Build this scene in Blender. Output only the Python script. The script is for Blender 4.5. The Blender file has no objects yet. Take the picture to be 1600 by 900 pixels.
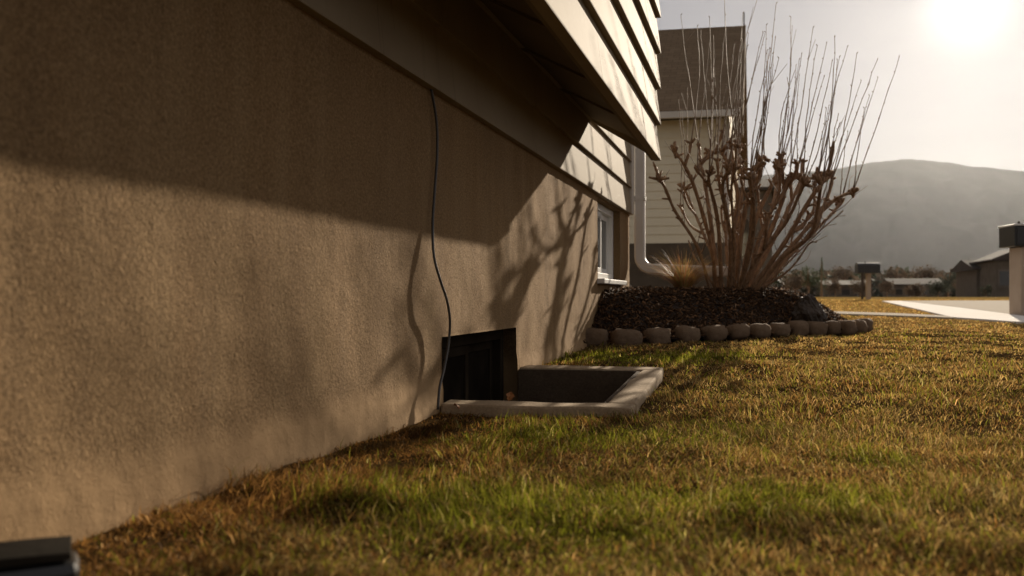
import bpy, math, random
import numpy as np
from mathutils import Vector, Matrix

random.seed(7)
rng = np.random.default_rng(7)
SC = bpy.context.scene
COL = SC.collection

# ------------------------------------------------------------------ camera
F, TH, CX, CY, CAMZ = 1400.0, math.radians(10.0), 938.0, 462.0, 0.33
cam_d = bpy.data.cameras.new('camera')
cam = bpy.data.objects.new('camera', cam_d)
COL.objects.link(cam)
cam.location = (0, 0, CAMZ)
cam.rotation_euler = (math.radians(90), 0, TH)
cam_d.sensor_width = 36.0
cam_d.lens = F / 1600 * 36
cam_d.shift_x = (800 - CX) / 1600
cam_d.shift_y = (CY - 450) / 1600
cam_d.clip_start = 0.05
cam_d.clip_end = 20000
cam_d.dof.use_dof = True
cam_d.dof.focus_distance = 3.6
cam_d.dof.aperture_fstop = 4.0
SC.camera = cam

# ------------------------------------------------------------------ light
SUN_EL, SUN_AZ = math.radians(16.9), math.radians(12.4)      # azimuth from +Y towards +X
world = bpy.data.worlds.new('World')
SC.world = world
world.use_nodes = True
wn, wl = world.node_tree.nodes, world.node_tree.links
wn.clear()
sky = wn.new('ShaderNodeTexSky')
sky.sky_type = 'NISHITA'
sky.sun_disc = False
sky.sun_elevation = SUN_EL
sky.sun_rotation = SUN_AZ
sky.air_density = 1.0
sky.dust_density = 0.2
sky.ozone_density = 1.0
tint = wn.new('ShaderNodeMixRGB')
tint.blend_type = 'MULTIPLY'
tint.inputs[0].default_value = 1.0
tint.inputs[2].default_value = (0.15, 0.138, 0.14, 1)
bg = wn.new('ShaderNodeBackground')
bg.inputs[1].default_value = 0.05
wo = wn.new('ShaderNodeOutputWorld')
wl.new(sky.outputs[0], tint.inputs[1])
wtc = wn.new('ShaderNodeTexCoord')
wmap = wn.new('ShaderNodeMapping'); wmap.inputs['Scale'].default_value = (1.2, 1.2, 6.0)
wno = wn.new('ShaderNodeTexNoise'); wno.inputs['Scale'].default_value = 2.2; wno.inputs['Detail'].default_value = 5
wr = wn.new('ShaderNodeValToRGB')
wr.color_ramp.elements[0].position = .3; wr.color_ramp.elements[0].color = (4.9, 4.58, 4.55, 1)
wr.color_ramp.elements[1].position = .7; wr.color_ramp.elements[1].color = (5.8, 5.42, 5.3, 1)
veil = wn.new('ShaderNodeMixRGB'); veil.blend_type = 'ADD'; veil.inputs[0].default_value = 1.0
wl.new(wtc.outputs['Generated'], wmap.inputs[0]); wl.new(wmap.outputs[0], wno.inputs['Vector']); wl.new(wno.outputs['Fac'], wr.inputs[0])
wl.new(tint.outputs[0], veil.inputs[1]); wl.new(wr.outputs[0], veil.inputs[2])
# bright aureole of the veiled sun, round the sun's own direction
wdot = wn.new('ShaderNodeVectorMath'); wdot.operation = 'DOT_PRODUCT'
wdot.inputs[1].default_value = (math.sin(SUN_AZ) * math.cos(SUN_EL), math.cos(SUN_AZ) * math.cos(SUN_EL), math.sin(SUN_EL))
wl.new(wtc.outputs['Generated'], wdot.inputs[0])
wmx = wn.new('ShaderNodeMath'); wmx.operation = 'MAXIMUM'; wmx.inputs[1].default_value = 0.0
wl.new(wdot.outputs['Value'], wmx.inputs[0])
prev = veil.outputs[0]
for expo, amp in ((1500.0, 7.0), (130.0, 1.4)):
    pw = wn.new('ShaderNodeMath'); pw.operation = 'POWER'; pw.inputs[1].default_value = expo
    wl.new(wmx.outputs[0], pw.inputs[0])
    gl = wn.new('ShaderNodeMixRGB'); gl.blend_type = 'MULTIPLY'; gl.inputs[0].default_value = 1.0
    gl.inputs[2].default_value = (amp, amp * .95, amp * .88, 1)
    wl.new(pw.outputs[0], gl.inputs[1])
    ad = wn.new('ShaderNodeMixRGB'); ad.blend_type = 'ADD'; ad.inputs[0].default_value = 1.0
    wl.new(prev, ad.inputs[1]); wl.new(gl.outputs[0], ad.inputs[2]); prev = ad.outputs[0]
wl.new(prev, bg.inputs[0])
wl.new(bg.outputs[0], wo.inputs[0])

sun_d = bpy.data.lights.new('sun', 'SUN')
sun_d.energy = 5.0
sun_d.angle = math.radians(0.55)
sun_d.color = (1.0, 0.86, 0.68)
sun = bpy.data.objects.new('sun', sun_d)
COL.objects.link(sun)
to_sun = Vector((math.sin(SUN_AZ) * math.cos(SUN_EL), math.cos(SUN_AZ) * math.cos(SUN_EL), math.sin(SUN_EL)))
sun.rotation_euler = to_sun.to_track_quat('Z', 'Y').to_euler()
sun.location = (3, 8, 6)

SC.view_settings.view_transform = 'Standard'
SC.view_settings.look = 'None'
SC.view_settings.gamma = 1.0
SC.view_settings.exposure = 0.45
SC.render.engine = 'CYCLES'
SC.cycles.use_denoising = True

# ------------------------------------------------------------------ helpers
def cw(px, py, zc):
    """point at depth zc (m along the view axis) for a photo pixel"""
    xc = (px - CX) / F * zc
    return Vector((xc * math.cos(TH) - zc * math.sin(TH), xc * math.sin(TH) + zc * math.cos(TH), CAMZ - (py - CY) / F * zc))

def vnoise(x, y, seed=0):
    """2-D value noise in -1..1, numpy arrays or floats"""
    x = np.asarray(x, float); y = np.asarray(y, float)
    xi = np.floor(x).astype(np.int64); yi = np.floor(y).astype(np.int64)
    fx = x - xi; fy = y - yi
    fx = fx * fx * (3 - 2 * fx); fy = fy * fy * (3 - 2 * fy)
    def h(a, b):
        n = (a * 374761393 + b * 668265263 + seed * 974634777) & 0x7fffffff
        n = ((n ^ (n >> 13)) * 1274126177) & 0x7fffffff
        n = ((n ^ (n >> 16)) * 1911520717) & 0x7fffffff
        return ((n ^ (n >> 15)) & 0xffffff) / 0xffffff * 2 - 1
    return (h(xi, yi) * (1 - fx) + h(xi + 1, yi) * fx) * (1 - fy) + (h(xi, yi + 1) * (1 - fx) + h(xi + 1, yi + 1) * fx) * fy

def fbm(x, y, seed=0, o=3):
    s = 0; a = 1.0; t = 0
    for k in range(o):
        s = s + a * vnoise(np.asarray(x) * 2 ** k, np.asarray(y) * 2 ** k, seed + k); t += a; a *= .5
    return s / t

GY = [-4000, -5, 1, 2.7, 3.7, 4.5, 6, 11, 25, 60, 200, 800, 5000]
GZ = [-.05, -.05, -.035, -.048, -.008, .01, .04, .07, .22, .25, .0, -2, -8]
def ground(x, y, bumps=True):
    z = np.interp(y, GY, GZ)
    if bumps:
        m = np.clip((11 - np.asarray(y)) / 4, 0, 1) * np.clip((8 - np.abs(x)) / 3, 0, 1)
        z = z + m * (.014 * fbm(np.asarray(x) * 2.6, np.asarray(y) * 2.2, 3) + .010 * fbm(np.asarray(x) * 8.5, np.asarray(y) * 7.5, 4, 2))
    return z

def gp(px, py):
    """photo pixel -> point on the (unbumped) ground"""
    lo, hi = .3, 400.
    for _ in range(60):
        m = (lo + hi) / 2
        p = cw(px, py, m)
        if p.z > float(ground(p.x, p.y, False)): lo = m
        else: hi = m
    return cw(px, py, lo)

def mk(name, verts, faces, material, parent=None, smooth=False):
    me = bpy.data.meshes.new(name)
    me.from_pydata([tuple(v) for v in verts], [], faces)
    me.update()
    if smooth:
        me.polygons.foreach_set('use_smooth', [True] * len(me.polygons))
    o = bpy.data.objects.new(name, me)
    if material: me.materials.append(material)
    COL.objects.link(o)
    if parent:
        o.parent = parent
        o.matrix_parent_inverse = Matrix.Translation(parent_world(parent)).inverted()
    return o

def parent_world(p):
    v = Vector((0, 0, 0))
    return p.matrix_basis.translation.copy() if p.parent is None else Vector((0, 0, 0)) + p.matrix_basis.translation

def mk_np(name, v, idx, sizes, material, parent=None, col=None, smooth=False):
    """fast mesh from numpy: v (n,3), idx flat loop indices, sizes per face"""
    me = bpy.data.meshes.new(name)
    me.vertices.add(len(v)); me.vertices.foreach_set('co', np.ascontiguousarray(v, np.float32).ravel())
    me.loops.add(len(idx)); me.loops.foreach_set('vertex_index', np.ascontiguousarray(idx, np.int32))
    me.polygons.add(len(sizes))
    st = np.concatenate([[0], np.cumsum(sizes)[:-1]]).astype(np.int32)
    me.polygons.foreach_set('loop_start', st)
    if smooth: me.polygons.foreach_set('use_smooth', np.ones(len(sizes), bool))
    me.update(calc_edges=True)
    if col is not None:
        a = me.color_attributes.new('tone', 'FLOAT_COLOR', 'POINT')
        c = np.ones((len(v), 4), np.float32); c[:, :3] = col
        a.data.foreach_set('color', c.ravel())
    o = bpy.data.objects.new(name, me)
    if material: me.materials.append(material)
    COL.objects.link(o)
    if parent: o.parent = parent
    return o

def empty(name, label, cat, group=None):
    o = bpy.data.objects.new(name, None)
    o.empty_display_size = .1
    COL.objects.link(o)
    return tag(o, label, cat, group)

def tag(o, label=None, cat=None, group=None, kind=None):
    if label: o['label'] = label
    if cat: o['category'] = cat
    if group: o['group'] = group
    if kind: o['kind'] = kind
    return o

class G:
    """collects boxes / tubes / prisms of ONE piece"""
    def __init__(s): s.v = []; s.f = []
    def add(s, v, f):
        n = len(s.v); s.v += [tuple(p) for p in v]; s.f += [tuple(i + n for i in q) for q in f]; return s
    def box(s, a, b):
        x0, y0, z0 = a; x1, y1, z1 = b
        return s.add([(x0, y0, z0), (x1, y0, z0), (x1, y1, z0), (x0, y1, z0), (x0, y0, z1), (x1, y0, z1), (x1, y1, z1), (x0, y1, z1)],
                     [(0, 3, 2, 1), (4, 5, 6, 7), (0, 1, 5, 4), (1, 2, 6, 5), (2, 3, 7, 6), (3, 0, 4, 7)])
    def prism_y(s, prof, y0, y1):
        """profile in (x,z), extruded along y"""
        n = len(prof)
        v = [(x, y0, z) for x, z in prof] + [(x, y1, z) for x, z in prof]
        f = [tuple(range(n)), tuple(range(2 * n - 1, n - 1, -1))] + [((i + 1) % n, i, n + i, n + (i + 1) % n) for i in range(n)]
        return s.add(v, f)
    def prism_x(s, prof, x0, x1):
        n = len(prof)
        v = [(x0, y, z) for y, z in prof] + [(x1, y, z) for y, z in prof]
        f = [tuple(range(n - 1, -1, -1)), tuple(range(n, 2 * n))] + [(i, (i + 1) % n, n + (i + 1) % n, n + i) for i in range(n)]
        return s.add(v, f)
    def tube(s, pts, rad, n=7):
        pts = [Vector(p) for p in pts]
        rad = rad if isinstance(rad, (list, tuple)) else [rad] * len(pts)
        v = []; f = []
        up = Vector((0.13, 0.9, .31)).normalized()
        for i, p in enumerate(pts):
            t = (pts[min(i + 1, len(pts) - 1)] - pts[max(i - 1, 0)]).normalized()
            a = t.cross(up)
            if a.length < 1e-3: a = t.cross(Vector((1, 0, 0)))
            a.normalize(); b = t.cross(a)
            for k in range(n):
                q = 2 * math.pi * k / n
                v.append(p + (a * math.cos(q) + b * math.sin(q)) * rad[i])
        m = len(pts)
        for i in range(m - 1):
            for k in range(n):
                f.append((i * n + k, i * n + (k + 1) % n, (i + 1) * n + (k + 1) % n, (i + 1) * n + k))
        f.append(tuple(range(n - 1, -1, -1))); f.append(tuple((m - 1) * n + k for k in range(n)))
        return s.add(v, f)
    def build(s, name, material, parent=None, smooth=False, bevel=0):
        o = mk(name, s.v, s.f, material, None, smooth)
        if parent: o.parent = parent
        if bevel:
            m = o.modifiers.new('bevel', 'BEVEL'); m.width = bevel; m.segments = 2; m.limit_method = 'ANGLE'; m.angle_limit = .6
        return o

def spline(pts, n=5):
    pts = [Vector(p) for p in pts]
    P = [pts[0] * 2 - pts[1]] + pts + [pts[-1] * 2 - pts[-2]]
    out = []
    for i in range(1, len(P) - 2):
        a, b, c, d = P[i - 1], P[i], P[i + 1], P[i + 2]
        for k in range(n):
            t = k / n
            out.append(.5 * ((2 * b) + (c - a) * t + (2 * a - 5 * b + 4 * c - d) * t * t + (3 * b - a - 3 * c + d) * t ** 3))
    out.append(pts[-1])
    return out

def in_poly(x, y, poly):
    x = np.asarray(x); y = np.asarray(y)
    c = np.zeros(x.shape, bool)
    j = len(poly) - 1
    for i in range(len(poly)):
        xi, yi = poly[i][:2]; xj, yj = poly[j][:2]
        if yi != yj:
            c ^= ((yi > y) != (yj > y)) & (x < (xj - xi) * (y - yi) / (yj - yi) + xi)
        j = i
    return c

def dist_seg(x, y, a, b):
    ax, ay = a[:2]; bx, by = b[:2]
    t = np.clip(((x - ax) * (bx - ax) + (y - ay) * (by - ay)) / max((bx - ax) ** 2 + (by - ay) ** 2, 1e-9), 0, 1)
    return np.hypot(x - ax - t * (bx - ax), y - ay - t * (by - ay))

# ------------------------------------------------------------------ materials
class NT:
    def __init__(s, name):
        s.m = bpy.data.materials.new(name); s.m.use_nodes = True
        s.t = s.m.node_tree; s.t.nodes.clear()
        s.out = s.n('ShaderNodeOutputMaterial')
        s.bsdf = s.n('ShaderNodeBsdfPrincipled')
        s.l(s.bsdf.outputs[0], s.out.inputs['Surface'])
        s.tc = s.n('ShaderNodeTexCoord').outputs['Object']
    def n(s, t, **kw):
        o = s.t.nodes.new(t)
        for k, v in kw.items(): setattr(o, k, v)
        return o
    def l(s, a, b): s.t.links.new(a, b)
    def map(s, scale, src=None):
        m = s.n('ShaderNodeMapping'); m.inputs['Scale'].default_value = scale
        s.l(src or s.tc, m.inputs['Vector']); return m.outputs[0]
    def noise(s, scale, detail=4, vec=None, rough=.5, dist=0):
        o = s.n('ShaderNodeTexNoise'); o.inputs['Scale'].default_value = scale
        o.inputs['Detail'].default_value = detail; o.inputs['Roughness'].default_value = rough; o.inputs['Distortion'].default_value = dist
        s.l(vec or s.tc, o.inputs['Vector']); return o.outputs['Fac']
    def ramp(s, fac, stops):
        r = s.n('ShaderNodeValToRGB'); e = r.color_ramp.elements
        while len(e) < len(stops): e.new(.5)
        for i, (p, c) in enumerate(stops):
            e[i].position = p; e[i].color = (*c, 1) if len(c) == 3 else c
        s.l(fac, r.inputs[0]); return r.outputs[0]
    def mix(s, fac, a, b, mode='MIX'):
        m = s.n('ShaderNodeMixRGB', blend_type=mode)
        for sock, val in zip(m.inputs, (fac, a, b)):
            if hasattr(val, 'is_output'): s.l(val, sock)
            elif isinstance(val, (int, float)): sock.default_value = val
            else: sock.default_value = (*val, 1)
        return m.outputs[0]
    def math(s, op, a, b=0.5):
        m = s.n('ShaderNodeMath', operation=op)
        for sock, val in zip(m.inputs, (a, b)):
            if hasattr(val, 'is_output'): s.l(val, sock)
            else: sock.default_value = val
        return m.outputs[0]
    def bump(s, h, strength=.5, dist=.01, prev=None):
        b = s.n('ShaderNodeBump'); b.inputs['Strength'].default_value = strength; b.inputs['Distance'].default_value = dist
        s.l(h, b.inputs['Height'])
        if prev: s.l(prev, b.inputs['Normal'])
        return b.outputs[0]
    def set(s, color=None, rough=.8, normal=None, spec=.3, metal=0):
        i = s.bsdf.inputs
        if color is not None:
            if hasattr(color, 'is_output'): s.l(color, i['Base Color'])
            else: i['Base Color'].default_value = (*color, 1)
        if hasattr(rough, 'is_output'): s.l(rough, i['Roughness'])
        else: i['Roughness'].default_value = rough
        i['Specular IOR Level'].default_value = spec
        i['Metallic'].default_value = metal
        if normal is not None: s.l(normal, i['Normal'])
        return s.m

def simple(name, c1, c2, scale=8, rough=.75, bstr=.3, bdist=.004, bscale=60, spec=.3, metal=0, stretch=(1, 1, 1)):
    t = NT(name)
    v = t.map(stretch)
    c = t.ramp(t.noise(scale, 5, v), [(.3, c1), (.7, c2)])
    return t.set(c, rough, t.bump(t.noise(bscale, 3, v), bstr, bdist), spec, metal)

def m_stucco():
    t = NT('stucco')
    base = t.ramp(t.noise(3.0, 5), [(.3, (.24, .143, .063)), (.7, (.32, .195, .09))])
    streak = t.noise(1.0, 4, t.map((1, 7, .55)), .6)
    c = t.mix(t.ramp(streak, [(.42, (0, 0, 0)), (.72, (.9, .9, .9))]), base, (.43, .288, .145))
    c = t.mix(t.ramp(t.noise(1.0, 4, t.map((1, 9, .7)), .6), [(.55, (0, 0, 0)), (.75, (.55, .55, .55))]), c, (.16, .105, .06))
    fine = t.noise(150, 4, None, .7, .4)
    c = t.mix(.5, c, t.ramp(fine, [(.36, (.085, .053, .025)), (.5, (.245, .157, .076)), (.66, (.45, .305, .162))]))
    c = t.mix(t.ramp(t.noise(1.1, 5, None, .6), [(.42, (0, 0, 0)), (.75, (.35, .35, .35))]), c, (.20, .135, .075))
    # splashed soil dust along the foot of the wall
    sep = t.n('ShaderNodeSeparateXYZ'); t.l(t.tc, sep.inputs[0])
    hgt = t.math('ADD', sep.outputs[2], t.math('MULTIPLY', t.math('SUBTRACT', t.noise(5, 4), .5), .10))
    dust = t.n('ShaderNodeMapRange'); dust.inputs['From Min'].default_value = .10; dust.inputs['From Max'].default_value = .045
    t.l(hgt, dust.inputs['Value'])
    c = t.mix(t.math('MULTIPLY', dust.outputs[0], .8), c, (.385, .25, .128))
    worm = t.n('ShaderNodeTexVoronoi', feature='SMOOTH_F1'); worm.inputs['Scale'].default_value = 170
    d = t.n('ShaderNodeMapping'); 
    nv = t.n('ShaderNodeTexNoise'); nv.inputs['Scale'].default_value = 30; t.l(t.tc, nv.inputs['Vector'])
    wv = t.mix(.06, t.tc, nv.outputs['Color'], 'ADD')
    t.l(wv, worm.inputs['Vector'])
    k = t.math('SUBTRACT', 1.0, t.math('MULTIPLY', dust.outputs[0], .75))
    n1 = t.bump(t.math('MULTIPLY', worm.outputs['Distance'], k), .2, .005)
    n2 = t.bump(t.math('MULTIPLY', t.noise(95, 4, None, .72, .8), k), .95, .007, n1)
    n3 = t.bump(t.noise(6, 3), .35, .03, n2)
    return t.set(c, .95, n3, .15)

def m_paint(name, c1, c2, crack=True, gloss=.09):
    t = NT(name)
    c = t.ramp(t.noise(2.2, 5), [(.3, c1), (.72, c2)])
    if crack:
        s = t.noise(1.0, 5, t.map((1, 16, 1.1)), .6)
        c = t.mix(t.ramp(s, [(.60, (0, 0, 0)), (.72, (.5, .5, .5))]), c, tuple(x * .72 for x in c1))
        s2 = t.noise(1.0, 3, t.map((1, 60, 3.5)), .6, .8)
        c = t.mix(t.ramp(s2, [(.66, (0, 0, 0)), (.70, (.45, .45, .45))]), c, tuple(x * .5 for x in c1))
    g = t.noise(14, 5, t.map((1, .25, 4)), .6)
    return t.set(c, .76, t.bump(g, .12, .004), gloss)

def m_blade():
    t = NT('grass_blade')
    a = t.n('ShaderNodeVertexColor'); a.layer_name = 'tone'
    t.set(a.outputs[0], .8, None, .0)
    tr = t.n('ShaderNodeBsdfTranslucent')
    t.l(t.mix(1.0, a.outputs[0], (1.45, 1.35, 1.0), 'MULTIPLY'), tr.inputs[0])
    mx = t.n('ShaderNodeMixShader'); mx.inputs[0].default_value = .5
    t.l(t.bsdf.outputs[0], mx.inputs[1]); t.l(tr.outputs[0], mx.inputs[2])
    t.l(mx.outputs[0], t.out.inputs['Surface'])
    return t.m

def m_attr(name, rough=.8, spec=.25, trans=0):
    t = NT(name)
    a = t.n('ShaderNodeVertexColor'); a.layer_name = 'tone'
    t.set(a.outputs[0], rough, None, spec)
    if trans:
        tr = t.n('ShaderNodeBsdfTranslucent'); t.l(a.outputs[0], tr.inputs[0])
        mx = t.n('ShaderNodeMixShader'); mx.inputs[0].default_value = trans
        t.l(t.bsdf.outputs[0], mx.inputs[1]); t.l(tr.outputs[0], mx.inputs[2]); t.l(mx.outputs[0], t.out.inputs['Surface'])
    return t.m

def m_ground():
    t = NT('lawn_soil')
    c = t.ramp(t.noise(9, 6, None, .65), [(.3, (.03, .018, .008)), (.55, (.065, .04, .017)), (.75, (.10, .065, .028))])
    c2 = t.ramp(t.noise(1.3, 6, None, .6), [(.35, (.20, .13, .04)), (.7, (.29, .195, .068))])
    sep = t.n('ShaderNodeSeparateXYZ'); t.l(t.tc, sep.inputs[0])
    far = t.n('ShaderNodeMapRange'); far.inputs['From Min'].default_value = 7; far.inputs['From Max'].default_value = 14
    t.l(sep.outputs[1], far.inputs['Value'])
    c = t.mix(far.outputs[0], c, c2)
    return t.set(c, .95, t.bump(t.noise(70, 4), .8, .01), .0)

def m_conc(name, c1, c2, rough=.85, spec=.15):
    t = NT(name)
    c = t.ramp(t.noise(5, 6, None, .6), [(.3, c1), (.7, c2)])
    c = t.mix(.3, c, t.ramp(t.noise(120, 2), [(.35, tuple(x * .55 for x in c1)), (.65, c2)]))
    n = t.bump(t.noise(150, 3), .4, .003, t.bump(t.noise(14, 4), .4, .012))
    return t.set(c, rough, n, spec)

def m_bark():
    t = NT('bark')
    c = t.ramp(t.noise(12, 5, t.map((6, 6, 1)), .6), [(.3, (.13, .072, .038)), (.55, (.28, .168, .09)), (.75, (.46, .31, .185))])
    return t.set(c, .65, t.bump(t.noise(40, 4, t.map((5, 5, 1))), .9, .01), .3)

def m_shingle(name, c1, c2):
    t = NT(name)
    b = t.n('ShaderNodeTexBrick'); b.inputs['Scale'].default_value = 1
    b.inputs['Brick Width'].default_value = .3; b.inputs['Row Height'].default_value = .14; b.inputs['Mortar Size'].default_value = .006
    b.inputs['Color1'].default_value = (*c1, 1); b.inputs['Color2'].default_value = (*c2, 1); b.inputs['Mortar'].default_value = (*[x * .4 for x in c1], 1)
    t.l(t.tc, b.inputs['Vector'])
    c = t.mix(.4, b.outputs['Color'], t.ramp(t.noise(2, 4), [(.3, c1), (.7, c2)]))
    return t.set(c, .95, t.bump(b.outputs['Fac'], .4, .01), .04)

def m_glass(name, c=(.02, .02, .02)):
    t = NT(name); return t.set(c, .06, t.bump(t.noise(1.5, 2), .03, .01), .7)

M = dict(
    stucco=m_stucco(),
    siding=m_paint('painted_siding', (.27, .212, .14), (.32, .262, .18)),
    trim=m_paint('painted_trim', (.55, .52, .47), (.64, .61, .56), False),
    soffit=m_paint('soffit_paint', (.16, .125, .08), (.21, .165, .11), False, .08),
    body=simple('house_body', (.2, .18, .15), (.26, .23, .2)),
    vinyl=simple('white_vinyl', (.66, .65, .62), (.74, .73, .70), 4, .4, .05),
    metal=simple('painted_gutter_metal', (.60, .585, .56), (.68, .665, .64), 5, .38, .06, .003, 10, .5),
    glass=m_glass('window_glass'),
    dimglass=simple('dull_dark_glass', (.010, .008, .006), (.018, .014, .01), 9, .8, .1, .002, 40, .0),  # matt near-black panes for the below-grade window
    dark=simple('dark_room', (.02, .015, .01), (.03, .023, .016), 8, .9, .3, .004, 60, .0),
    conc=m_conc('well_concrete', (.31, .225, .135), (.44, .33, .21)),
    conc_shade=m_conc('shade_dark_concrete', (.07, .048, .03), (.11, .078, .05)),  # concrete darkened to paint in the shade inside the well
    paving=m_conc('paving_concrete', (.70, .65, .58), (.80, .755, .69), .95, .06),
    drive=m_conc('driveway_concrete', (.30, .25, .185), (.37, .315, .24), .95, .03),
    stone=m_conc('edging_stone', (.13, .086, .054), (.215, .15, .098), .9, .04),
    rock=simple('dark_rock', (.028, .02, .014), (.07, .05, .035), 14, .6, .9, .03, 30, .3),
    ground=m_ground(),
    blade=m_blade(),
    mulch=m_attr('mulch_chip', .75, .08),
    mulch_base=simple('mulch_soil', (.016, .010, .007), (.035, .022, .014), 25, .9, 1.0, .03, 40),
    bark=m_bark(),
    twig=simple('twig', (.12, .07, .04), (.19, .12, .07), 30, .6, .2, .002, 80, .25),
    rubber=simple('cable_sheath', (.035, .03, .026), (.055, .047, .04), 20, .4, .1, .002, 80, .5),
    black=simple('black_plastic', (.010, .010, .010), (.018, .017, .016), 10, .35, .1, .002, 90, .5),
    dustlid=simple('dusty_lid', (.018, .015, .011), (.032, .026, .019), 12, .9, .3, .004, 60, .05),
    boxblack=simple('mailbox_black', (.012, .012, .012), (.02, .019, .018), 6, .35, .05, .002, 40, .5),
    farframe=simple('far_window_frame', (.14, .12, .10), (.18, .155, .13), 3, .9, .1, .004, 60, .03),
    post=simple('post_paint', (.36, .28, .21), (.45, .36, .28), 3, .8),
    darkpost=simple('dark_post', (.05, .035, .025), (.08, .06, .045), 8, .8),
    nb_wall=m_paint('neighbour_siding', (.66, .60, .455), (.72, .66, .505), False, .04),
    nb_trim=simple('neighbour_trim', (.50, .47, .42), (.56, .53, .48), 3, .6),
    nb_found=simple('neighbour_foundation', (.075, .058, .04), (.11, .085, .06), 3, .95),
    nb_roof=m_shingle('neighbour_shingle', (.14, .098, .06), (.19, .135, .086)),
    far_wall=simple('far_wall', (.10, .085, .068), (.14, .12, .098), 2, .95, .3, .004, 60, .03),
    far_roof=m_shingle('far_shingle', (.05, .042, .036), (.08, .068, .06)),
    far_light=simple('far_light_roof', (.07, .062, .052), (.10, .088, .074), 2, .95, .3, .004, 60, .05),
    leaf=m_attr('tree_leaf', .7, .3, .25),
    dry=m_attr('dry_grass', .5, .35, .4),
    leafdry=simple('dead_leaf', (.22, .085, .025), (.32, .14, .045), 30, .6, .3, .003, 60),
    mountain=simple('mountain_cover', (.07, .065, .06), (.10, .09, .08), .006, .95, .3, 6, .02, 0),
)

# ------------------------------------------------------------------ layout
WX = -1.0                       # outer face of the stucco wall
Y_END = 7.0                     # far end of our house
def wp(px, py):                 # photo pixel -> point on the stucco wall plane
    zc = F * (-WX) / math.cos(TH) / (1185 - px) * 1.0
    p = cw(px, py, zc); p.x = WX; return p

well = dict(x1=-.38, y0=2.70, y1=3.735, z0=-.012, z1=.032)
stone_px = [(925, 543), (976, 543), (1025, 540), (1072, 537), (1115, 534), (1152, 531), (1186, 530), (1217, 528),
            (1247, 526), (1275, 525), (1301, 524), (1324, 524), (1341, 522), (1351, 519)]
stone_pts = [gp(*q) for q in stone_px]
bed_front = [Vector((-1.0, stone_pts[0].y - .14, 0))] + [p.copy() for p in stone_pts]
last = stone_pts[-1]
bed_poly = [(p.x, p.y) for p in bed_front] + [(last.x - .05, last.y + .7), (last.x - .45, last.y + 1.4), (last.x - 1.2, last.y + 1.9),
            (last.x - 2.0, last.y + 2.0), (-1.0, last.y + 2.0)]

walk_px = [(1378, 471.6), (1405, 471.2), (1500, 482.5), (1584, 494), (1650, 502.5), (1650, 512), (1599, 507), (1545, 502.5), (1489, 498.3), (1440, 486.5)]
drive_px = [(1407, 471.0), (1480, 470.6), (1560, 470.5), (1660, 470.5), (1660, 502.3), (1586, 493.4), (1502, 482)]
path_px = [(1300, 488.2), (1400, 491.5), (1489, 496.0), (1489, 499), (1400, 495.3), (1300, 492)]
walk_poly = [tuple(gp(*q))[:2] for q in walk_px]
drive_poly = [tuple(gp(*q))[:2] for q in drive_px]
path_poly = [tuple(gp(*q))[:2] for q in path_px]

# ------------------------------------------------------------------ ground
def axis(dense0, dense1, step, cuts, far):
    a = list(np.arange(dense0, dense1, step))
    s = step; x = a[-1]
    while x < far:
        s *= 1.22; x += s; a.append(min(x, far))
    s = step; x = a[0]; lo = []
    while x > -far:
        s *= 1.22; x -= s; lo.append(max(x, -far))
    a = np.array(lo[::-1] + a)
    for c in cuts:
        k = np.argmin(np.abs(a - c)); a[k] = c
    return a
def build_ground():
    xs = axis(-1.4, 4.5, .05, (WX - .02, well['x1'] - .05), 3600)
    ys = axis(.2, 9.0, .05, (well['y0'] + .05, well['y1'] - .05, Y_END), 3600)
    X, Y = np.meshgrid(xs, ys)
    Z = ground(X, Y)
    # rise the sheet to zero inside the planting bed
    v = np.stack([X, Y, Z], -1).reshape(-1, 3)
    nx = len(xs)
    cx = (xs[:-1] + xs[1:]) / 2; cy = (ys[:-1] + ys[1:]) / 2
    CXg, CYg = np.meshgrid(cx, cy)
    hole = (CXg > WX - .5) & (CXg < well['x1'] - .05) & (CYg > well['y0'] + .05) & (CYg < well['y1'] - .05)
    hole |= (CXg < WX - .02) & (CXg > -9) & (CYg < Y_END) & (CYg > -4)
    jj, ii = np.nonzero(~hole)
    q = jj * nx + ii
    idx = np.stack([q, q + 1, q + nx + 1, q + nx], -1).ravel()
    o = mk_np('ground', v, idx, np.full(len(q), 4), M['ground'], smooth=True)
    tag(o, kind='structure')
build_ground()

def sheet(name, poly, lift, material, step):
    """paved sheet that follows the ground, with a thin edge"""
    xs = [p[0] for p in poly]; ys = [p[1] for p in poly]
    import bmesh
    bm = bmesh.new()
    vs = [bm.verts.new((x, y, 0)) for x, y in poly]
    bm.faces.new(vs)
    for ax in (0, 1):
        lo, hi = (min(xs), max(xs)) if ax == 0 else (min(ys), max(ys))
        n = int((hi - lo) / step)
        for k in range(1, n + 1):
            co = [0, 0, 0]; co[ax] = lo + k * (hi - lo) / (n + 1); no = [0, 0, 0]; no[ax] = 1
            bmesh.ops.bisect_plane(bm, geom=bm.verts[:] + bm.edges[:] + bm.faces[:], plane_co=co, plane_no=no)
    for v in bm.verts: v.co.z = float(ground(v.co.x, v.co.y, False)) + lift
    bmesh.ops.recalc_face_normals(bm, faces=bm.faces)
    if sum(f.normal.z for f in bm.faces) < 0: bmesh.ops.reverse_faces(bm, faces=bm.faces)
    ed = [e for e in bm.edges if e.is_boundary]
    r = bmesh.ops.extrude_edge_only(bm, edges=ed)
    for g in r['geom']:
        if isinstance(g, bmesh.types.BMVert): g.co.z -= .06
    me = bpy.data.meshes.new(name); bm.to_mesh(me); bm.free()
    me.materials.append(material)
    o = bpy.data.objects.new(name, me); COL.objects.link(o)
    return tag(o, kind='structure')
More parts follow.
